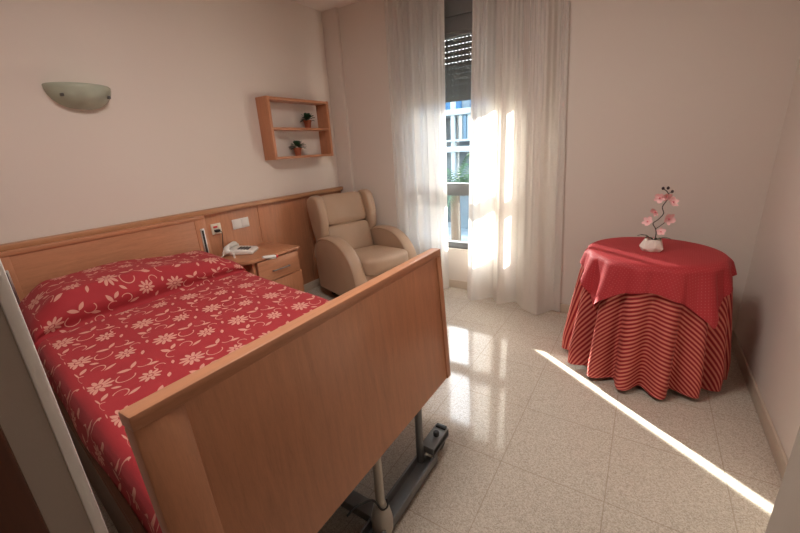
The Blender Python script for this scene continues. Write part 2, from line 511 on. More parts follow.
# footboard, leaning a little
lean = math.atan2(.04, .6)
FM = Matrix.Translation((-.7+ox, oy, .985)) @ Matrix.Rotation(-lean, 4, 'Y')
def fb(name, mat, x0, x1, y0, y1, z0, z1, bev=.003):
    bm = bmesh.new(); box(bm, x0, x1, y0, y1, z0, z1, bev=bev, mat=FM); return link(name, bm, mat, bed)
FY0, FY1 = .185, 1.376
fb('footboard', 'wood_z', -.040, -.006, FY0+.01, FY1-.01, -.612, -.03)
fb('footboard_stile', 'wood_z', -.044, 0, FY1-.036, FY1, -.612, -.030, .004)
fb('footboard_stile', 'wood_z', -.044, -.002, FY0, FY0+.092, -.612, -.030, .006)
fb('footboard_cap', 'wood_y', -.046, .001, FY0, FY1, -.032, 0, .005)
# side boards
def skew(name, mat, side, z0, z1, thick, x0=-2.83, x1=-.76):
    bm = bmesh.new()
    ya = lambda x: (.395+(x+2.8)/2.06*(-.215)) if side < 0 else (1.555+(x+2.8)/2.06*(-.215))
    for_z = [(z0, z1)]
    for a, b in for_z:
        vs = []
        for x in (x0, x1):
            for y in (ya(x), ya(x)+thick):
                for z in (a, b): vs.append(bm.verts.new((x+ox, y+oy, z)))
        for f in ((0, 1, 3, 2), (4, 6, 7, 5), (0, 4, 5, 1), (2, 3, 7, 6), (0, 2, 6, 4), (1, 5, 7, 3)): bm.faces.new([vs[q] for q in f])
    bmesh.ops.bevel(bm, geom=list(bm.edges), offset=.004, segments=2, affect='EDGES')
    return link(name, bm, mat, bed)
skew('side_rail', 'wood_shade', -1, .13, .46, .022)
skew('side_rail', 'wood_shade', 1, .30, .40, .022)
B('bed_platform', 'grey_metal', bed, bb(-2.80, -.76, .43, 1.17, .38, .41))
# wheeled base: two posts and a beam by the footboard, two by the headboard
for xx, yy, m_ in ((-.722, 1.165, 'grey_metal'), (-.688, .815, 'cream_metal')):
    T('post', m_, bed, [(xx+ox, yy+oy, .023), (xx+ox, yy+oy, .42)], .017, 14)
bm = bmesh.new(); lathe(bm, [(0, 0), (.04, 0), (.042, .05), (.03, .11), (.020, .125), (0, .125)], 20, (-.688+ox, .815+oy, .024))
link('post_base', bm, 'cream_metal', bed)
T('cable', 'black_plastic', bed, smooth_path([(-.678+ox, .838+oy, .15), (-.663+ox, .823+oy, .14), (-.671+ox, .798+oy, .145), (-.70+ox, .79+oy, .18), (-.72+ox, .755+oy, .19), (-.73+ox, .72+oy, .20), (-.74+ox, .69+oy, .185)]), .004, 6)
fr = bmesh.new()
box(fr, *bb(-.735, -.727, .35, 1.205, .02, .062)); box(fr, *bb(-.662, -.654, .35, 1.205, .02, .062)); box(fr, *bb(-.735, -.654, .35, 1.205, .018, .024))
link('base_beam', fr, 'grey_metal', bed, smooth=False)
B('base_beam', 'grey_metal', bed, bb(-2.55, -2.48, .45, 1.45, .02, .062))
B('base_spine', 'grey_metal', bed, bb(-2.48, -.70, .80, .86, .03, .07))
for yy in (.8, 1.1): T('post', 'grey_metal', bed, [(-2.52+ox, yy+oy, .05), (-2.52+ox, yy+oy, .42)], .017, 12)
def castor(x, y, wy):
    a = B('castor_bracket', 'grey_metal', bed, bb(x-.034, x+.034, min(y, y+wy), max(y, y+wy), .072, .108), bb(x-.034, x-.028, min(y, y+wy), max(y, y+wy), .03, .10), bb(x+.028, x+.034, min(y, y+wy), max(y, y+wy), .06, .10), bev=.003)
    bm = bmesh.new(); yc = y+wy*.80
    lathe(bm, [(0, -.016), (.026, -.016), (.031, -.010), (.031, .010), (.026, .016), (0, .016)], 20)
    bmesh.ops.transform(bm, matrix=Matrix.Translation((x+ox, yc+oy, .031)) @ Matrix.Rotation(PI/2, 4, 'Y'), verts=bm.verts)
    link('castor_wheel', bm, 'dark_rubber', a)
    bm = bmesh.new(); lathe(bm, [(0, 0), (.014, 0), (.014, .018), (.010, .022), (0, .022)], 14, (x+.004+ox, y+wy*.55+oy, .107)); link('lock_knob', bm, 'dark_rubber', a)
    B('brake_pedal', 'black_plastic', a, bb(x-.026, x+.026, y+wy*.93-.012, y+wy*.93+.012, .105, .116), bev=.003)
castor(-.690, 1.175, .155); castor(-.690, .37, -.15); castor(-2.515, 1.42, .10); castor(-2.515, .47, -.10)

# bedspread: cloth over mattress and pillow
def smoothstep(a, b, x):
    t = max(0, min(1, (x-a)/(b-a))); return t*t*(3-2*t)
def make_bedspread():
    bm = bmesh.new(); uvl = bm.loops.layers.uv.new('UVMap')
    nx, r = 240, .05
    rnd = random.Random(3)
    xs = [-2.832+(2.082)*i/nx for i in range(nx+1)]
    V, U = [], []
    sl = 0.0; prevz = None
    for i, x in enumerate(xs):
        f = (x+2.8)/2.06
        yl = .415-.205*f; yr_ = 1.575-.235*f
        zt = .655-.055*f
        # pillow under the cloth
        p = smoothstep(-2.85, -2.74, x)*(1-smoothstep(-2.42, -2.325, x))
        front = math.exp(-((x+2.305)/.016)**2)
        pf = smoothstep(-2.42, -2.325, x)
        row, ur = [], []
        hemL = .43+.008*sin(9*x); hemR = .36+.006*sin(11*x+1)
        pts = []
        for j in range(9):   # left drop
            q = j/8; pts.append((yl-.006-.012*sin(q*PI)*sin(7*x)-.006*(1-q), hemL+(zt-r-hemL)*q, -(r*.57+(zt-r-hemL)*(1-q))))
        for j in range(1, 6):
            a = j/6*PI/2; pts.append((yl+r-r*cos(a), zt-r+r*sin(a), -r*.57+r*1.57*j/6*.4))
        W = yr_-yl
        for j in range(0, 57):
            q = j/56; y = yl+r+(W-2*r)*q
            pts.append((y, zt+.012*sin(q*PI), r+(W-2*r)*q))
        for j in range(1, 6):
            a = j/6*PI/2; pts.append((yr_-r+r*sin(a), zt-r+r*cos(a), W-r+r*1.57*j/6))
        for j in range(9):
            q = j/8; pts.append((yr_+.004+.010*q+.010*sin(q*PI)*sin(8*x+2), zt-r-(zt-r-hemR)*q, W+.03+(zt-r-hemR)*q))
        for y, z, u in pts:
            wy = smoothstep(yl-.02, yl+.17, y)*(1-smoothstep(yr_-.16, yr_+.03, y))
            hgt = max(0, min(1, (z-hemL)/(zt-hemL)))
            z2 = z+(.155*p*(.35+.65*wy)*(1-.33*smoothstep(.85, 1.35, y)) - 0.030*front)*hgt**2
            if hgt > .95: z2 += .0035*sin(13*x+4*y)*sin(9*y-3*x)
            x2 = x+(.050*sin(PI*pf)*hgt if x < -2.325 else 0)
            row.append(bm.verts.new((x2+1.76, y-.88, z2))); ur.append(u)
        zc = row[40].co.z
        if prevz is not None: sl += math.hypot(xs[1]-xs[0], zc-prevz)
        prevz = zc
        V.append(row); U.append([(u, sl) for u in ur])
    for i in range(nx):
        for j in range(len(V[0])-1):
            f = bm.faces.new((V[i][j], V[i+1][j], V[i+1][j+1], V[i][j+1]))
            for l, (a, b) in zip(f.loops, ((i, j), (i+1, j), (i+1, j+1), (i, j+1))): l[uvl].uv = U[a][b]
    o = link('bedspread', bm, 'bedspread', None, angle=180)
    o.location = (-1.76, .88, 0)
    return tag(o, 'red bedspread with pale woven flowers tucked over the pillow on the bed', 'bedspread')
make_bedspread()

# ------------------------------------------------------------------ nightstand
ns = empty('nightstand', (-2.69, 1.92, 0), 0, 'small beech nightstand with one drawer between bed and armchair', 'nightstand')
ZT = .64
bm = bmesh.new()
x0, x1, y0, y1, rr = -.205, .225, -.32, .245, .11
pts = [(x0, y0), (x1-rr, y0)]+[(x1-rr+rr*sin(a), y0+rr-rr*cos(a)) for a in [i*PI/16 for i in range(1, 8)]]+[(x1, y0+rr), (x1, y1), (x0, y1)]
prism(bm, pts, .026, 'z', ZT-.026, .004); link('nightstand_top', bm, 'wood_y', ns)
B('carcass', 'wood_z', ns, (-.205, .195, .215, .24, .05, ZT-.026), (-.205, .195, -.225, -.200, .05, ZT-.026), (-.205, -.19, -.2, .215, .05, ZT-.026), (-.19, .195, -.2, .215, .05, .075), (-.19, .18, -.2, .215, .40, .415), bev=.002)
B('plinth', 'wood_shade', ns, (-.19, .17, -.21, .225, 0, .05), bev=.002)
dr = B('drawer', 'wood_y', ns, (.203, .222, -.196, .213, .428, .606), (-.10, .203, -.185, -.173, .44, .56), (-.10, .203, .19, .202, .44, .56), (-.10, .203, -.173, .19, .44, .45), bev=.002)
T('drawer_handle', 'grey_metal', dr, smooth_path([(.222, -.065, .505), (.240, -.06, .508), (.243, 0, .508), (.243, .09, .508), (.240, .095, .508), (.222, .10, .505)], 4), .0055, 8)
dd = B('cabinet_door', 'wood_z', ns, (.197, .214, -.222, .238, .08, .42), bev=.002)

# telephone
ph = empty('telephone', (-2.79, 1.80, ZT), math.radians(36), 'white corded telephone with dark keys on the nightstand', 'telephone')
bm = bmesh.new()
prism(bm, [(-.095, 0), (.118, 0), (.122, .012), (.11, .028), (-.02, .040), (-.085, .038), (-.10, .024)], .155, 'y', -.078, .010, 3)
link('phone_base', bm, 'white_plastic', ph)
bm = bmesh.new()
for i in range(4):
    for j in range(3):
        x = .012+i*.021; y = -.036+j*.026; zz = .0385-(x+.02)*.09
        box(bm, x-.008, x+.008, y-.010, y+.010, zz-.003, zz+.006, bev=.002)
link('keypad', bm, 'grey_key', ph)
bm = bmesh.new()
tube(bm, smooth_path([(-.055, -.105, .043), (-.058, -.06, .056), (-.06, 0, .060), (-.058, .06, .056), (-.055, .105, .043)], 5), [.012, .017, .020, .022, .021, .019, .018, .017, .017, .0165, .0165, .0165, .017, .018, .019, .021, .022, .021, .019, .016, .012], 12)
for s in (-1, 1): lathe(bm, [(0, 0), (.022, 0), (.025, .012), (.022, .022), (0, .024)], 16, (-.055, s*.092, .026))
link('handset', bm, 'white_plastic', ph)
cord = []
base = smooth_path([(-.02, -.075, .02), (.0, -.115, .02), (.02, -.155, -.01), (.028, -.168, -.07), (.03, -.168, -.16)], 20)
for i, p in enumerate(base):
    a = i*1.6; cord.append(p+Vector((.0055*cos(a), .0055*sin(a), 0)))
T('handset_cord', 'white_plastic', ph, cord, .003, 6)
base = smooth_path([(-.07, -.105, .05), (-.055, -.15, .03), (-.075, -.175, .0), (-.08, -.18, -.08), (-.06, -.18, -.16)], 8)
T('line_cord', 'white_plastic', ph, base, .003, 6)

# call button lying on the open drawer
cb = empty('call_button', (-2.463, 1.83, .612), 0, 'white call button handle with a red end on the nightstand drawer', 'call button')
CM = Matrix.Rotation(.28, 4, 'X') @ Matrix.Rotation(PI, 4, 'Z')
bm = bmesh.new(); tube(bm, [(0, .075, 0), (0, .06, 0), (0, 0, 0), (0, -.04, 0), (0, -.056, 0)], [.010, .016, .015, .012, .010], 12)
bmesh.ops.transform(bm, matrix=Matrix.Translation((0, 0, .018)) @ Matrix.Rotation(-.22, 4, 'X'), verts=bm.verts); link('handle', bm, 'white_plastic', cb)
bm = bmesh.new(); lathe(bm, [(0, -.010), (.010, -.010), (.012, 0), (.010, .012), (0, .014)], 14)
bmesh.ops.transform(bm, matrix=Matrix.Translation((.006, .072, .006)) @ Matrix.Rotation(-PI/2, 4, 'X'), verts=bm.verts); link('button', bm, 'red_plastic', cb)

# sockets on the panelling
so = empty('wall_socket', (XL+.020, 1.708, .856), 0, 'cream socket plate on the panelling with a black plug in it', 'socket')
B('plate', 'cream_plastic', so, (0, .010, -.043, .043, -.043, .043), bev=.004)
B('socket_hole', 'red_plastic', so, (.008, .0125, -.026, .010, .008, .024), bev=.001)
B('switch_key', 'cream_plastic', so, (.008, .014, .014, .038, -.034, .034), bev=.002)
pl = empty('power_plug', (XL+.031, 1.70, .845), 0, 'black plug with a thin cable hanging from the cream socket', 'plug')
B('plug_body', 'black_plastic', pl, (0, .03, -.018, .022, -.013, .008), bev=.004)
T('cable', 'black_plastic', pl, smooth_path([(.026, .016, -.006), (.034, .026, -.02), (.018, .03, -.08), (-.001, .03, -.18), (-.001, .03, -.40)]), .0028, 6)
sw = empty('light_switch', (XL+.020, 1.937, .858), 0, 'white double switch plate on the wood panelling above the nightstand', 'switch')
B('plate', 'white_plastic', sw, (0, .010, -.080, .080, -.042, .042), bev=.004)
for s in (-1, 1): B('rocker', 'white_plastic', sw, (.008, .015, s*.038-.033, s*.038+.033, -.033, .033), bev=.003)

# ------------------------------------------------------------------ armchair
ch = empty('armchair', (-2.21, 2.775, 0), math.radians(-18), 'cream leatherette wing armchair in the corner by the window', 'armchair')
def arc_pts(): 
    return [(-.36, .10), (-.385, .30), (-.375, .47), (-.32, .565), (-.22, .615), (-.08, .628), (.05, .612), (.16, .565), (.25, .485), (.31, .38), (.345, .25), (.352, .10)]
def chain(pts, n=5):
    return [(p.x, p.y) for p in smooth_path([(a, b, 0) for a, b in pts], n)]
for s in (-1, 1):
    y0 = s*.315-.055
    bm = bmesh.new(); prism(bm, chain(arc_pts()), .11, 'y', y0, .022, 4)
    arm = link('arm', bm, 'leather', ch)
    # padded band along the arch
    path = chain(arc_pts(), 5)[8:]
    bm = bmesh.new(); prev = None; rows = []
    for i, (x, z) in enumerate(path):
        a = path[max(i-1, 0)]; b = path[min(i+1, len(path)-1)]
        t = Vector((b[0]-a[0], b[1]-a[1])).normalized(); nrm = Vector((-t.y, t.x))
        row = []
        prof = [(-.054, -.012), (-.060, .0), (-.050, .012), (-.02, .018), (.02, .018), (.050, .012), (.060, .0), (.054, -.012)]
        for yy, h in prof: row.append(bm.verts.new((x+nrm.x*h, s*.315+yy, z+nrm.y*h)))
        rows.append(row)
    for i in range(len(rows)-1):
        for k in range(7): bm.faces.new((rows[i][k], rows[i][k+1], rows[i+1][k+1], rows[i+1][k]))
    for rw in (rows[0], rows[-1]): bm.faces.new(rw)
    link('arm_pad', bm, 'leather', arm)
def cushion(name, size, bulge, mtx, bev=.04, parent=ch):
    bm = bmesh.new(); bmesh.ops.create_cube(bm, size=1)
    bmesh.ops.subdivide_edges(bm, edges=list(bm.edges), cuts=9, use_grid_fill=True)
    for v in bm.verts:
        c = v.co.copy()*2          # -1..1
        ex = 7
        n = (abs(c.x)**ex+abs(c.y)**ex+abs(c.z)**ex)**(1/ex)
        q = c/max(n, 1e-6)*max(abs(c.x), abs(c.y), abs(c.z))
        q.x *= 1+bulge[0]*(1-c.y**2)*(1-c.z**2); q.y *= 1+bulge[1]*(1-c.x**2)*(1-c.z**2); q.z *= 1+bulge[2]*(1-c.x**2)*(1-c.y**2)
        v.co = Vector((q.x*size[0]/2, q.y*size[1]/2, q.z*size[2]/2))
    bmesh.ops.transform(bm, matrix=mtx, verts=bm.verts)
    return link(name, bm, 'leather', parent, angle=180)
cushion('seat', (.60, .515, .17), (.06, .0, .14), Matrix.Translation((.07, 0, .385)) @ Matrix.Rotation(-.07, 4, 'Y'))
B('seat_frame', 'leather', ch, (-.34, .32, -.262, .262, .12, .34), bev=.02, seg=3)
BK = Matrix.Translation((-.25, 0, .42)) @ Matrix.Rotation(-math.radians(17), 4, 'Y')
cushion('backrest', (.14, .50, .33), (.16, .0, .0), BK @ Matrix.Translation((-.03, 0, .13)))
cushion('head_cushion', (.15, .50, .31), (.20, .0, .0), BK @ Matrix.Translation((-.03, 0, .445)))
cushion('back_shell', (.08, .56, .66), (.1, 0, 0), BK @ Matrix.Translation((-.115, 0, .24)))
for s in (-1, 1):
    bm = bmesh.new()
    prism(bm, chain([(-.13, .12), (-.14, .35), (-.125, .55), (-.07, .605), (.03, .605), (.105, .56), (.125, .46), (.11, .34), (.05, .20), (-.04, .12)], 4), .09, 'y', s*.285-.045, .03, 4)
    bmesh.ops.transform(bm, matrix=BK, verts=bm.verts)
    link('wing', bm, 'leather', ch)
for sx in (-.29, .27):
    for sy in (-.26, .26):
        bm = bmesh.new(); lathe(bm, [(0, -.014), (.026, -.014), (.03, -.008), (.03, .008), (.026, .014), (0, .014)], 16)
        bmesh.ops.transform(bm, matrix=Matrix.Translation((sx, sy, .03)) @ Matrix.Rotation(PI/2, 4, 'X'), verts=bm.verts)
        box(bm, sx-.02, sx+.02, sy-.02, sy+.02, .05, .125, bev=.006)
        link('castor', bm, 'black_plastic', ch)

# ------------------------------------------------------------------ wall shelf with two plants
sh = empty('wall_shelf', (XL, 2.69, 1.36), 0, 'beech open box shelf with two levels hung on the wall above the armchair', 'shelf')
SX = .15; hy = .378; hz = .525
B('side_panel', 'wood_z', sh, (0, SX, -hy, -hy+.026, 0, hz), bev=.002)
B('side_panel', 'wood_z', sh, (0, SX, hy-.026, hy, 0, hz), bev=.002)
B('top_board', 'wood_y', sh, (0, SX-.004, -hy+.026, hy-.026, hz-.026, hz-.002), bev=.002)
B('shelf_board', 'wood_y', sh, (0, SX-.006, -hy+.026, hy-.026, .252, .274), bev=.002)
B('bottom_board', 'wood_y', sh, (0, SX-.004, -hy+.026, hy-.026, .002, .024), bev=.002)
def make_plant(loc, label):
    r = empty('potted_plant', loc, 0, label, 'potted plant', 'small plants on the wall shelf')
    bm = bmesh.new(); lathe(bm, [(0, 0), (.027, 0), (.036, .058), (.040, .058), (.041, .074), (.035, .074), (.033, .06), (0, .06)], 20)
    link('flower_pot', bm, 'terracotta', r)
    bm = bmesh.new(); rn = random.Random(5)
    for i in range(46):
        a = rn.uniform(0, 2*PI); el = rn.uniform(.05, 1.3); L = rn.uniform(.05, .082)
        d = Vector((cos(a)*cos(el), sin(a)*cos(el), sin(el))); c = Vector((0, 0, .07))+d*.02
        sd = d.cross(Vector((0, 0, 1))).normalized() if abs(d.z) < .99 else Vector((1, 0, 0))
        up = sd.cross(d)
        pts = []
        for q, wd in ((0, .004), (.35, .014), (.7, .018), (.9, .012), (1, .002)):
            m = c+d*(L*q)-Vector((0, 0, .018*q*q)); pts.append((bm.verts.new(m-sd*wd+up*.003), bm.verts.new(m-up*.0), bm.verts.new(m+sd*wd+up*.003)))
        for p, q in zip(pts, pts[1:]):
            bm.faces.new((p[0], p[1], q[1], q[0])); bm.faces.new((p[1], p[2], q[2], q[1]))
    link('foliage', bm, 'leaf', r)
    return r
p1 = make_plant((-2.855, 2.825, 1.634), 'small green plant in a terracotta pot on the middle shelf board')
p2 = dup(p1, (-2.855, 2.65, 1.384), 1.1, 'small green plant in a terracotta pot on the bottom shelf board')

# ------------------------------------------------------------------ wall lamp
ph.scale = (1.12, 1.12, 1.12)
wl = empty('wall_lamp', (XL, 1.045, 1.728), 0, 'frosted glass half bowl lamp high on the wall over the bed', 'wall lamp')
bm = bmesh.new()
nu, nv = 28, 10
def bowl(off):
    rows = []
    for j in range(nv+1):
        q = j/nv; ang = q*PI/2
        row = []
        for i in range(nu+1):
            a = PI*i/nu
            x = (.14-off)*sin(a)*(sin(ang)**.8)+.004; y = -(.165-off)*cos(a)*(sin(ang)**.8); z = (.125)*(1-cos(ang))+off
            row.append(bm.verts.new((x, y, z)))
        rows.append(row)
    return rows
o_, i_ = bowl(0), bowl(.006)
for R_ in (o_, i_):
    for j in range(nv):
        for i in range(nu): bm.faces.new((R_[j][i], R_[j][i+1], R_[j+1][i+1], R_[j+1][i]))
for i in range(nu): bm.faces.new((o_[nv][i], o_[nv][i+1], i_[nv][i+1], i_[nv][i]))
bmesh.ops.remove_doubles(bm, verts=bm.verts, dist=.0004)
link('glass_shade', bm, 'lampglass', wl, angle=60)
B('back_plate', 'white_plastic', wl, (0, .02, -.06, .06, .03, .10), bev=.005)
bm = bmesh.new(); lathe(bm, [(0, 0), (.014, 0), (.022, .02), (.024, .05), (.0, .06)], 14, (.06, 0, .035)); link('bulb', bm, 'white_plastic', wl)
for yy, xx in ((-.115, .095), (.115, .095)):
    bm = bmesh.new(); box(bm, xx-.014, xx+.012, yy-.007, yy+.007, .058, .074, bev=.003); link('clip', bm, 'grey_key', wl)

# ------------------------------------------------------------------ round table and its two cloths
TX, TY, TZ, TR = .088, 2.565, .742, .335
tb = empty('round_table', (TX, TY, 0), 0, 'round table hidden under the red cloths near the right wall', 'table')
bm = bmesh.new(); lathe(bm, [(0, TZ-.024), (TR-.01, TZ-.024), (TR-.004, TZ-.018), (TR-.004, TZ-.006), (TR-.01, TZ-.001), (0, TZ-.001)], 48); link('table_top', bm, 'wood_x', tb)
for k in range(4):
    a = PI/4+k*PI/2
    T('leg', 'wood_z', tb, [(.20*cos(a), .20*sin(a), 0), (.20*cos(a), .20*sin(a), TZ-.024)], .022, 12)
def drape(name, mat, z0, R, length, rfun, zmin, label, cat, rot, na=288, ns_=46):
    bm = bmesh.new(); uvl = bm.loops.layers.uv.new('UVMap')
    rows = []; uvs = []
    for j in range(ns_+1):
        row, ur = [], []
        for i in range(na):
            a = 2*PI*i/na
            L = length(a)
            if j <= 12: s = R*.96*(j/12)
            else: s = R*.96+(L-R*.96)*((j-12)/(ns_-12))
            bend = .03
            h = s-R
            if h <= -bend: r, z = s, z0
            elif h < bend:
                q = (h+bend)/(2*bend)*PI/2; r = R-bend+bend*1.27*sin(q)*.9; z = z0-bend*1.1*(1-cos(q))
            else:
                r, z = R-bend+bend*1.27*.9, z0-bend*1.1-(h-bend)
            k = max(0, h)/max(.001, L-R) if L > R else 0
            r += rfun(a, max(0, h), k)
            z = max(z, zmin+.010*sin(5*a)**2)
            row.append(bm.verts.new((r*cos(a), r*sin(a), z))); ur.append((s*cos(a+rot), s*sin(a+rot)))
        rows.append(row); uvs.append(ur)
    ctr = rows[0][0]
    for i in range(1, na): bm.verts.remove(rows[0][i])
    rows[0] = [ctr]*na
    for j in range(ns_):
        for i in range(na):
            i2 = (i+1) % na
            vv = [rows[j][i], rows[j+1][i], rows[j+1][i2], rows[j][i2]]
            uu = [uvs[j][i], uvs[j+1][i], uvs[j+1][i2], uvs[j][i2]]
            if j == 0: vv = vv[:3]; uu = uu[:3]
            f = bm.faces.new(vv)
            for l, c in zip(f.loops, uu): l[uvl].uv = c
    o = link(name, bm, mat, None, angle=180)
    o.location = (TX, TY, 0)
    return tag(o, label, cat)
NF = 15
def fold(a):
    p = a*NF+.35*sin(2*a+.5)+.25*sin(3*a)+.6
    c = cos(p)
    return 1-2*((1-c)/2)**1.25 if c < 1 else 1
def r_skirt(a, h, k):
    g = min(1, h/.62)
    return .006+.030*g+.066*(g**.7)*fold(a)*(.88+.2*sin(2*a+1))
SK = drape('striped_tablecloth', 'stripe', TZ+.003, TR, lambda a: TR+.745, r_skirt, .022,
           'long red striped tablecloth hanging in folds to the floor', 'tablecloth', math.radians(-5))
CA = math.radians(-90)      # one flat side of the square faces this way
def sq(a):
    b = a-CA
    return min(.478/max(1e-4, abs(cos(b))), .43/max(1e-4, abs(sin(b))))
def r_over(a, h, k):
    b0 = abs((a-CA+PI) % (2*PI)-PI); b = min(abs(b0-.733), abs(PI-b0-.733))        # 0 at the corners
    corner = math.exp(-(b/.22)**2)
    g = min(1, h/.25)
    fl = fold(a)
    return .006+.012*g+.036*min(1, h/.62)+.066*(min(1, h/.62)**.7)*max(fl, -.35)*(.88+.2*sin(2*a+1))+g*(.016+.012*corner+.010*sin(9*a+1))
OV = drape('square_tablecloth', 'dots', TZ+.008, TR+.004, sq, r_over, .1,
           'square red dotted tablecloth laid over the striped one on the round table', 'tablecloth', math.radians(4))

# orchid
oc = empty('potted_orchid', (.075, 2.535, TZ+.009), 0, 'pink orchid in a white faceted pot on the red round table', 'potted plant')
bm = bmesh.new()
lo = [(.052*cos(a), .040*sin(a), 0) for a in [i*2*PI/7+.2 for i in range(7)]]
mi = [(.062*cos(a), .048*sin(a), .016+.010*(i % 2)) for i, a in enumerate([i*2*PI/7+.5 for i in range(7)])]
hi = [(.042*cos(a)+.004, .034*sin(a), .064+.006*((i*3) % 2)) for i, a in enumerate([i*2*PI/7+.2 for i in range(7)])]
L0, L1, L2 = ([bm.verts.new(p) for p in q] for q in (lo, mi, hi))
bm.faces.new(L0[::-1])
for A_, B_ in ((L0, L1), (L1, L2)):
    for i in range(7):
        j = (i+1) % 7
        if A_ is L0: bm.faces.new((A_[i], A_[j], B_[i])); bm.faces.new((A_[j], B_[j], B_[i]))
        else: bm.faces.new((A_[i], B_[j], B_[i])); bm.faces.new((A_[i], A_[j], B_[j]))
ins = [bm.verts.new((v.co.x*.8, v.co.y*.8, v.co.z)) for v in L2]
bot = [bm.verts.new((v.co.x*.75, v.co.y*.75, .05)) for v in L2]
for i in range(7):
    j = (i+1) % 7
    bm.faces.new((L2[i], L2[j], ins[j], ins[i])); bm.faces.new((ins[i], ins[j], bot[j], bot[i]))
bm.faces.new(bot)
link('flower_pot', bm, 'pot_white', oc, smooth=False)
bm = bmesh.new(); lathe(bm, [(0, .058), (.026, .058), (.030, .052), (0, .050)], 12); link('pebbles', bm, 'pink_deep', oc)
Zo = TZ+.009
def rel(x, z, dy=0.0): return Vector((x-.075, .02+dy, z-Zo))
st = smooth_path([Vector((.008, .01, .055)), rel(.088, .84), rel(.082, .875), rel(.066, .905), rel(.088, .93), rel(.108, .965), rel(.098, 1.0), rel(.112, 1.035), rel(.120, 1.06), rel(.110, 1.085), rel(.092, 1.10)], 5)
T('flower_stem', 'stem', oc, st, .0026, 6)
T('flower_stem', 'stem', oc, smooth_path([rel(.082, .875), rel(.106, .898), rel(.13, .925)], 4), .002, 6)
for (x, z) in ((.088, 1.104), (.111, 1.106), (.132, 1.087)):
    bm = bmesh.new(); bmesh.ops.create_uvsphere(bm, u_segments=10, v_segments=8, radius=.0075)
    bmesh.ops.transform(bm, matrix=Matrix.Translation(rel(x, z)) @ Matrix.Diagonal((1, 1, 1.2, 1)), verts=bm.verts); link('bud', bm, 'bud', oc)
T('bud_stem', 'stem', oc, smooth_path([rel(.112, 1.07), rel(.122, 1.08), rel(.131, 1.087)], 3), .0016, 6)
def petal(bm, L, Wd, cup, M_):
    pts = []
    for q, w_ in ((0, .12), (.25, .62), (.5, .95), (.75, .9), (.92, .55), (1, .08)):
        z = cup*q*q*L
        pts.append([bm.verts.new(M_ @ Vector((L*q, y*w_*Wd, z+.12*Wd*abs(y)))) for y in (-1, -.5, 0, .5, 1)])
    for p, q in zip(pts, pts[1:]):
        for k in range(4): bm.faces.new((p[k], p[k+1], q[k+1], q[k]))
fl = [(.040, .917, -.5, 1.0), (.134, .937, .6, 1.15), (.070, .975, -.9, .95), (.142, 1.030, .7, 1.0), (.080, 1.052, -.3, .95), (.110, 1.062, .3, .9), (.108, .862, .1, .8)]
for n_, (x, z, yaw, sc_) in enumerate(fl):
    bm = bmesh.new()
    face = Matrix.Translation(rel(x, z, -.012)) @ Matrix.Rotation(yaw, 4, 'Z') @ Matrix.Rotation(PI/2+.5*((n_ % 3)-1), 4, 'X') @ Matrix.Rotation(n_*.9, 4, 'Z')
    for k in range(5):
        wide = .015 if k in (1, 4) else .0105
        petal(bm, .030*sc_, wide*sc_, .35, face @ Matrix.Rotation(2*PI*k/5, 4, 'Z'))
    f_ = link('flower', bm, 'pink', oc)
    bm = bmesh.new(); bmesh.ops.create_icosphere(bm, subdivisions=2, radius=.006*sc_)
    bmesh.ops.transform(bm, matrix=face @ Matrix.Translation((0, 0, .004)), verts=bm.verts); link('flower_lip', bm, 'pink_deep', f_)
for a, L, h in ((2.9, .085, .03), (.1, .08, .022), (3.9, .06, .03), (5.3, .055, .028)):
    bm = bmesh.new(); rows = []
    for q, w_ in ((0, .004), (.2, .008), (.5, .011), (.8, .008), (1, .001)):
        c = Vector((cos(a)*L*q+.006, sin(a)*L*q, .055+h*sin(q*PI*.75)))
        sd = Vector((-sin(a), cos(a), 0))*w_
        rows.append([bm.verts.new(c-sd+Vector((0, 0, .003))), bm.verts.new(c), bm.verts.new(c+sd+Vector((0, 0, .003)))])
    for p, q in zip(rows, rows[1:]):
        for k in range(2): bm.faces.new((p[k], p[k+1], q[k+1], q[k]))
    link('leaf', bm, 'orchid_leaf', oc)

# ------------------------------------------------------------------ outside: street, facade with balconies, palm
GZ = -3.4
M['ground'] = plain('street_paving', (.16, .16, .16), .9)
M['facade'] = plain('pale_facade', (.20, .25, .28), .8)
M['facade_blue'] = plain('blue_render', (.05, .16, .30), .7)
M['white_slab'] = plain('white_concrete', (.42, .50, .54), .7)
M['awning'] = plain('blue_grey_awning', (.13, .22, .30), .8)
M['dark_window'] = plain('dark_window', (.05, .07, .09), .2)
M['palm'] = plain('palm_green', (.06, .14, .07), .6, var=.4, scale=3)
M['trunk'] = plain('palm_trunk', (.16, .11, .07), .9)
S(B('street_ground', 'ground', None, (-16, 8, YB+.3, 20, GZ-.2, GZ), bev=0, smooth=False))
fa = empty('apartment_building', (-5.2, 11.5, GZ), 0, 'pale building with white balconies and blue walls seen through the curtain gap', 'building')
def fz(z): return z-GZ
B('facade_wall', 'facade', fa, (-4.5, 4.5, 0, .4, 0, fz(3.6)), bev=.01)
for z in (2.36, 1.35, -1.3):
    B('balcony_slab', 'white_slab', fa, (-4.4, 4.4, -1.0, 0, fz(z)-.16, fz(z)), bev=.01)
for xx in (-3.4, -1.4, .32, 2.6):
    B('balcony_post', 'white_slab', fa, (xx-.06, xx+.06, -.95, -.83, fz(-1.3), fz(3.2)), bev=.005)
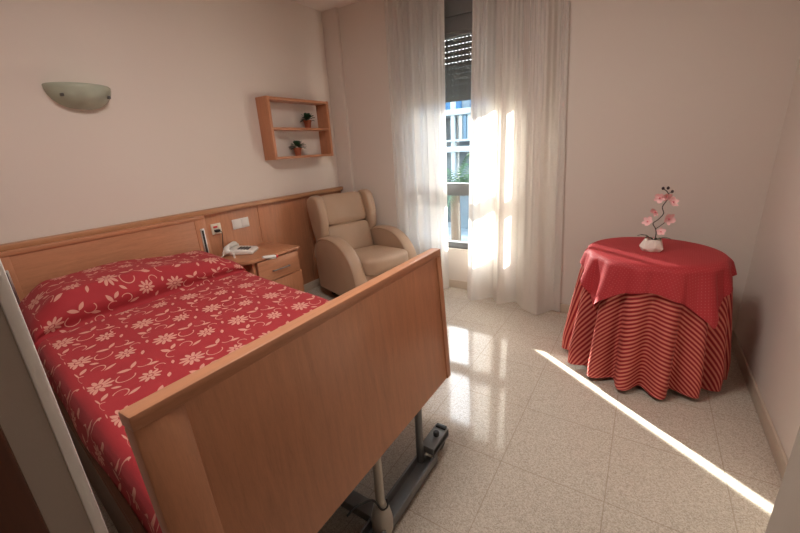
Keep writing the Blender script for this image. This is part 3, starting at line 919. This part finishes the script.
for x0_, x1_ in ((-3.2, -1.6), (-1.2, .2), (.5, 2.4)):
    B('blue_wall', 'facade_blue', fa, (x0_, x1_, -.08, 0, fz(2.4), fz(3.2)), bev=.005)
    B('window', 'dark_window', fa, (x0_+.2, x1_-.2, -.05, 0, fz(-1.1), fz(.6)), bev=.005)
    for i in range(int((x1_-x0_)/.13)):
        xx = x0_+.06+i*.13
        B('awning_strip', 'awning' if i % 2 else 'white_slab', fa, (xx-.05, xx+.05, -.93, -.90, fz(1.50), fz(2.2)), bev=.003)
B('balcony_rail', 'white_slab', fa, (-4.4, 4.4, -.99, -.93, fz(1.48), fz(1.54)), bev=.004)
pt = empty('palm_tree', (-3.75, 8.2, GZ), 0, 'green palm tree in the street seen through the curtain gap', 'tree')
T('trunk', 'trunk', pt, [(0, 0, 0), (.03, 0, 1.5), (0, 0, fz(.35))], [.16, .13, .11], 12)
rn = random.Random(11)
bm = bmesh.new()
for f_ in range(30):
    a = rn.uniform(0, 2*PI); el = rn.uniform(.1, 1.35); L = rn.uniform(1.0, 1.5)
    pr = None
    for i in range(15):
        q = i/14
        c = Vector((cos(a)*cos(el)*L*q, sin(a)*cos(el)*L*q, fz(.35)+sin(el)*L*q-.55*q*q))
        if pr is not None:
            t = (c-pr).normalized(); sd = t.cross(Vector((0, 0, 1))).normalized()
            for s in (-1, 1):
                e = c+sd*s*.32*(1-q*.75)+t*.16-Vector((0, 0, .10))
                w_ = t*.018
                v = [bm.verts.new(c-w_), bm.verts.new(c+w_), bm.verts.new(e)]; bm.faces.new(v)
            v = [bm.verts.new(pr-sd*.012), bm.verts.new(pr+sd*.012), bm.verts.new(c+sd*.010), bm.verts.new(c-sd*.010)]; bm.faces.new(v)
        pr = c
link('fronds', bm, 'palm', pt, smooth=False)

# ------------------------------------------------------------------ light
wd = bpy.data.worlds.new('sky'); SC.world = wd; wd.use_nodes = True
nt = wd.node_tree; nt.nodes.clear()
sky = nt.nodes.new('ShaderNodeTexSky'); sky.sky_type = 'NISHITA'; sky.sun_disc = False
sky.sun_elevation = math.radians(30); sky.sun_rotation = math.radians(-53); sky.air_density = 1.0; sky.dust_density = 2.5
bg = nt.nodes.new('ShaderNodeBackground'); bg.inputs[1].default_value = .30
wo = nt.nodes.new('ShaderNodeOutputWorld')
hsv = nt.nodes.new('ShaderNodeHueSaturation'); hsv.inputs['Saturation'].default_value = .45
nt.links.new(sky.outputs[0], hsv.inputs['Color']); nt.links.new(hsv.outputs[0], bg.inputs[0]); nt.links.new(bg.outputs[0], wo.inputs[0])

sun = bpy.data.lights.new('sun', 'SUN'); sun.energy = 9.5; sun.angle = math.radians(.55); sun.color = (1, .94, .86)
so_ = bpy.data.objects.new('sun', sun); COL.objects.link(so_)
dvec = Vector((.795, -.606, -.318)).normalized()
so_.rotation_euler = dvec.to_track_quat('-Z', 'Y').to_euler()

lamp = bpy.data.lights.new('added_fill_light', 'AREA'); lamp.shape = 'DISK'; lamp.size = .7; lamp.energy = 6.5; lamp.color = (1, .93, .86)  # added fill light above the view, not a lamp of the room
lo_ = bpy.data.objects.new('added_fill_light', lamp); COL.objects.link(lo_); lo_.location = (-.9, 1.0, CZ-.06)

pt_l = bpy.data.lights.new('window_portal', 'AREA'); pt_l.shape = 'RECTANGLE'; pt_l.size = WX1-WX0; pt_l.size_y = 1.775-WZ0
pt_l.cycles.is_portal = True
po = bpy.data.objects.new('window_portal', pt_l); COL.objects.link(po)
po.location = ((WX0+WX1)/2, YB+.25, (1.775+WZ0)/2); po.rotation_euler = (-PI/2, 0, 0)

# ------------------------------------------------------------------ camera (solved from the vanishing points)
f_px, cx_, cy_ = 373.6, 400, 266.5
ny = Vector((652-cx_, 133-cy_, f_px)).normalized()
vv_ = Vector((470-cx_, 1440-cy_, f_px)); vv_ = (vv_-ny*vv_.dot(ny)).normalized()
nz_ = -vv_; nx_ = ny.cross(nz_)
Rm = Matrix((nx_, ny, nz_))                  # world = Rm @ (right, down, forward)
Rc = Rm @ Matrix(((1, 0, 0), (0, -1, 0), (0, 0, -1)))
cam = bpy.data.cameras.new('camera'); cam.sensor_width = 36; cam.lens = f_px*36/800; cam.clip_start = .02
co_ = bpy.data.objects.new('camera', cam); COL.objects.link(co_)
co_.matrix_world = Matrix.Translation((0, 0, 1.4)) @ Rc.to_4x4()
SC.camera = co_

SC.view_settings.view_transform = 'Standard'; SC.view_settings.look = 'None'
SC.view_settings.gamma = 1; SC.view_settings.use_curve_mapping = False
SC.view_settings.exposure = 2.5
SC.cycles.max_bounces = 12; SC.cycles.diffuse_bounces = 8; SC.cycles.glossy_bounces = 4
SC.cycles.transparent_max_bounces = 16; SC.cycles.transmission_bounces = 8
SC.cycles.use_denoising = True
SC.cycles.sample_clamp_indirect = 8
SC.cycles.caustics_reflective = False
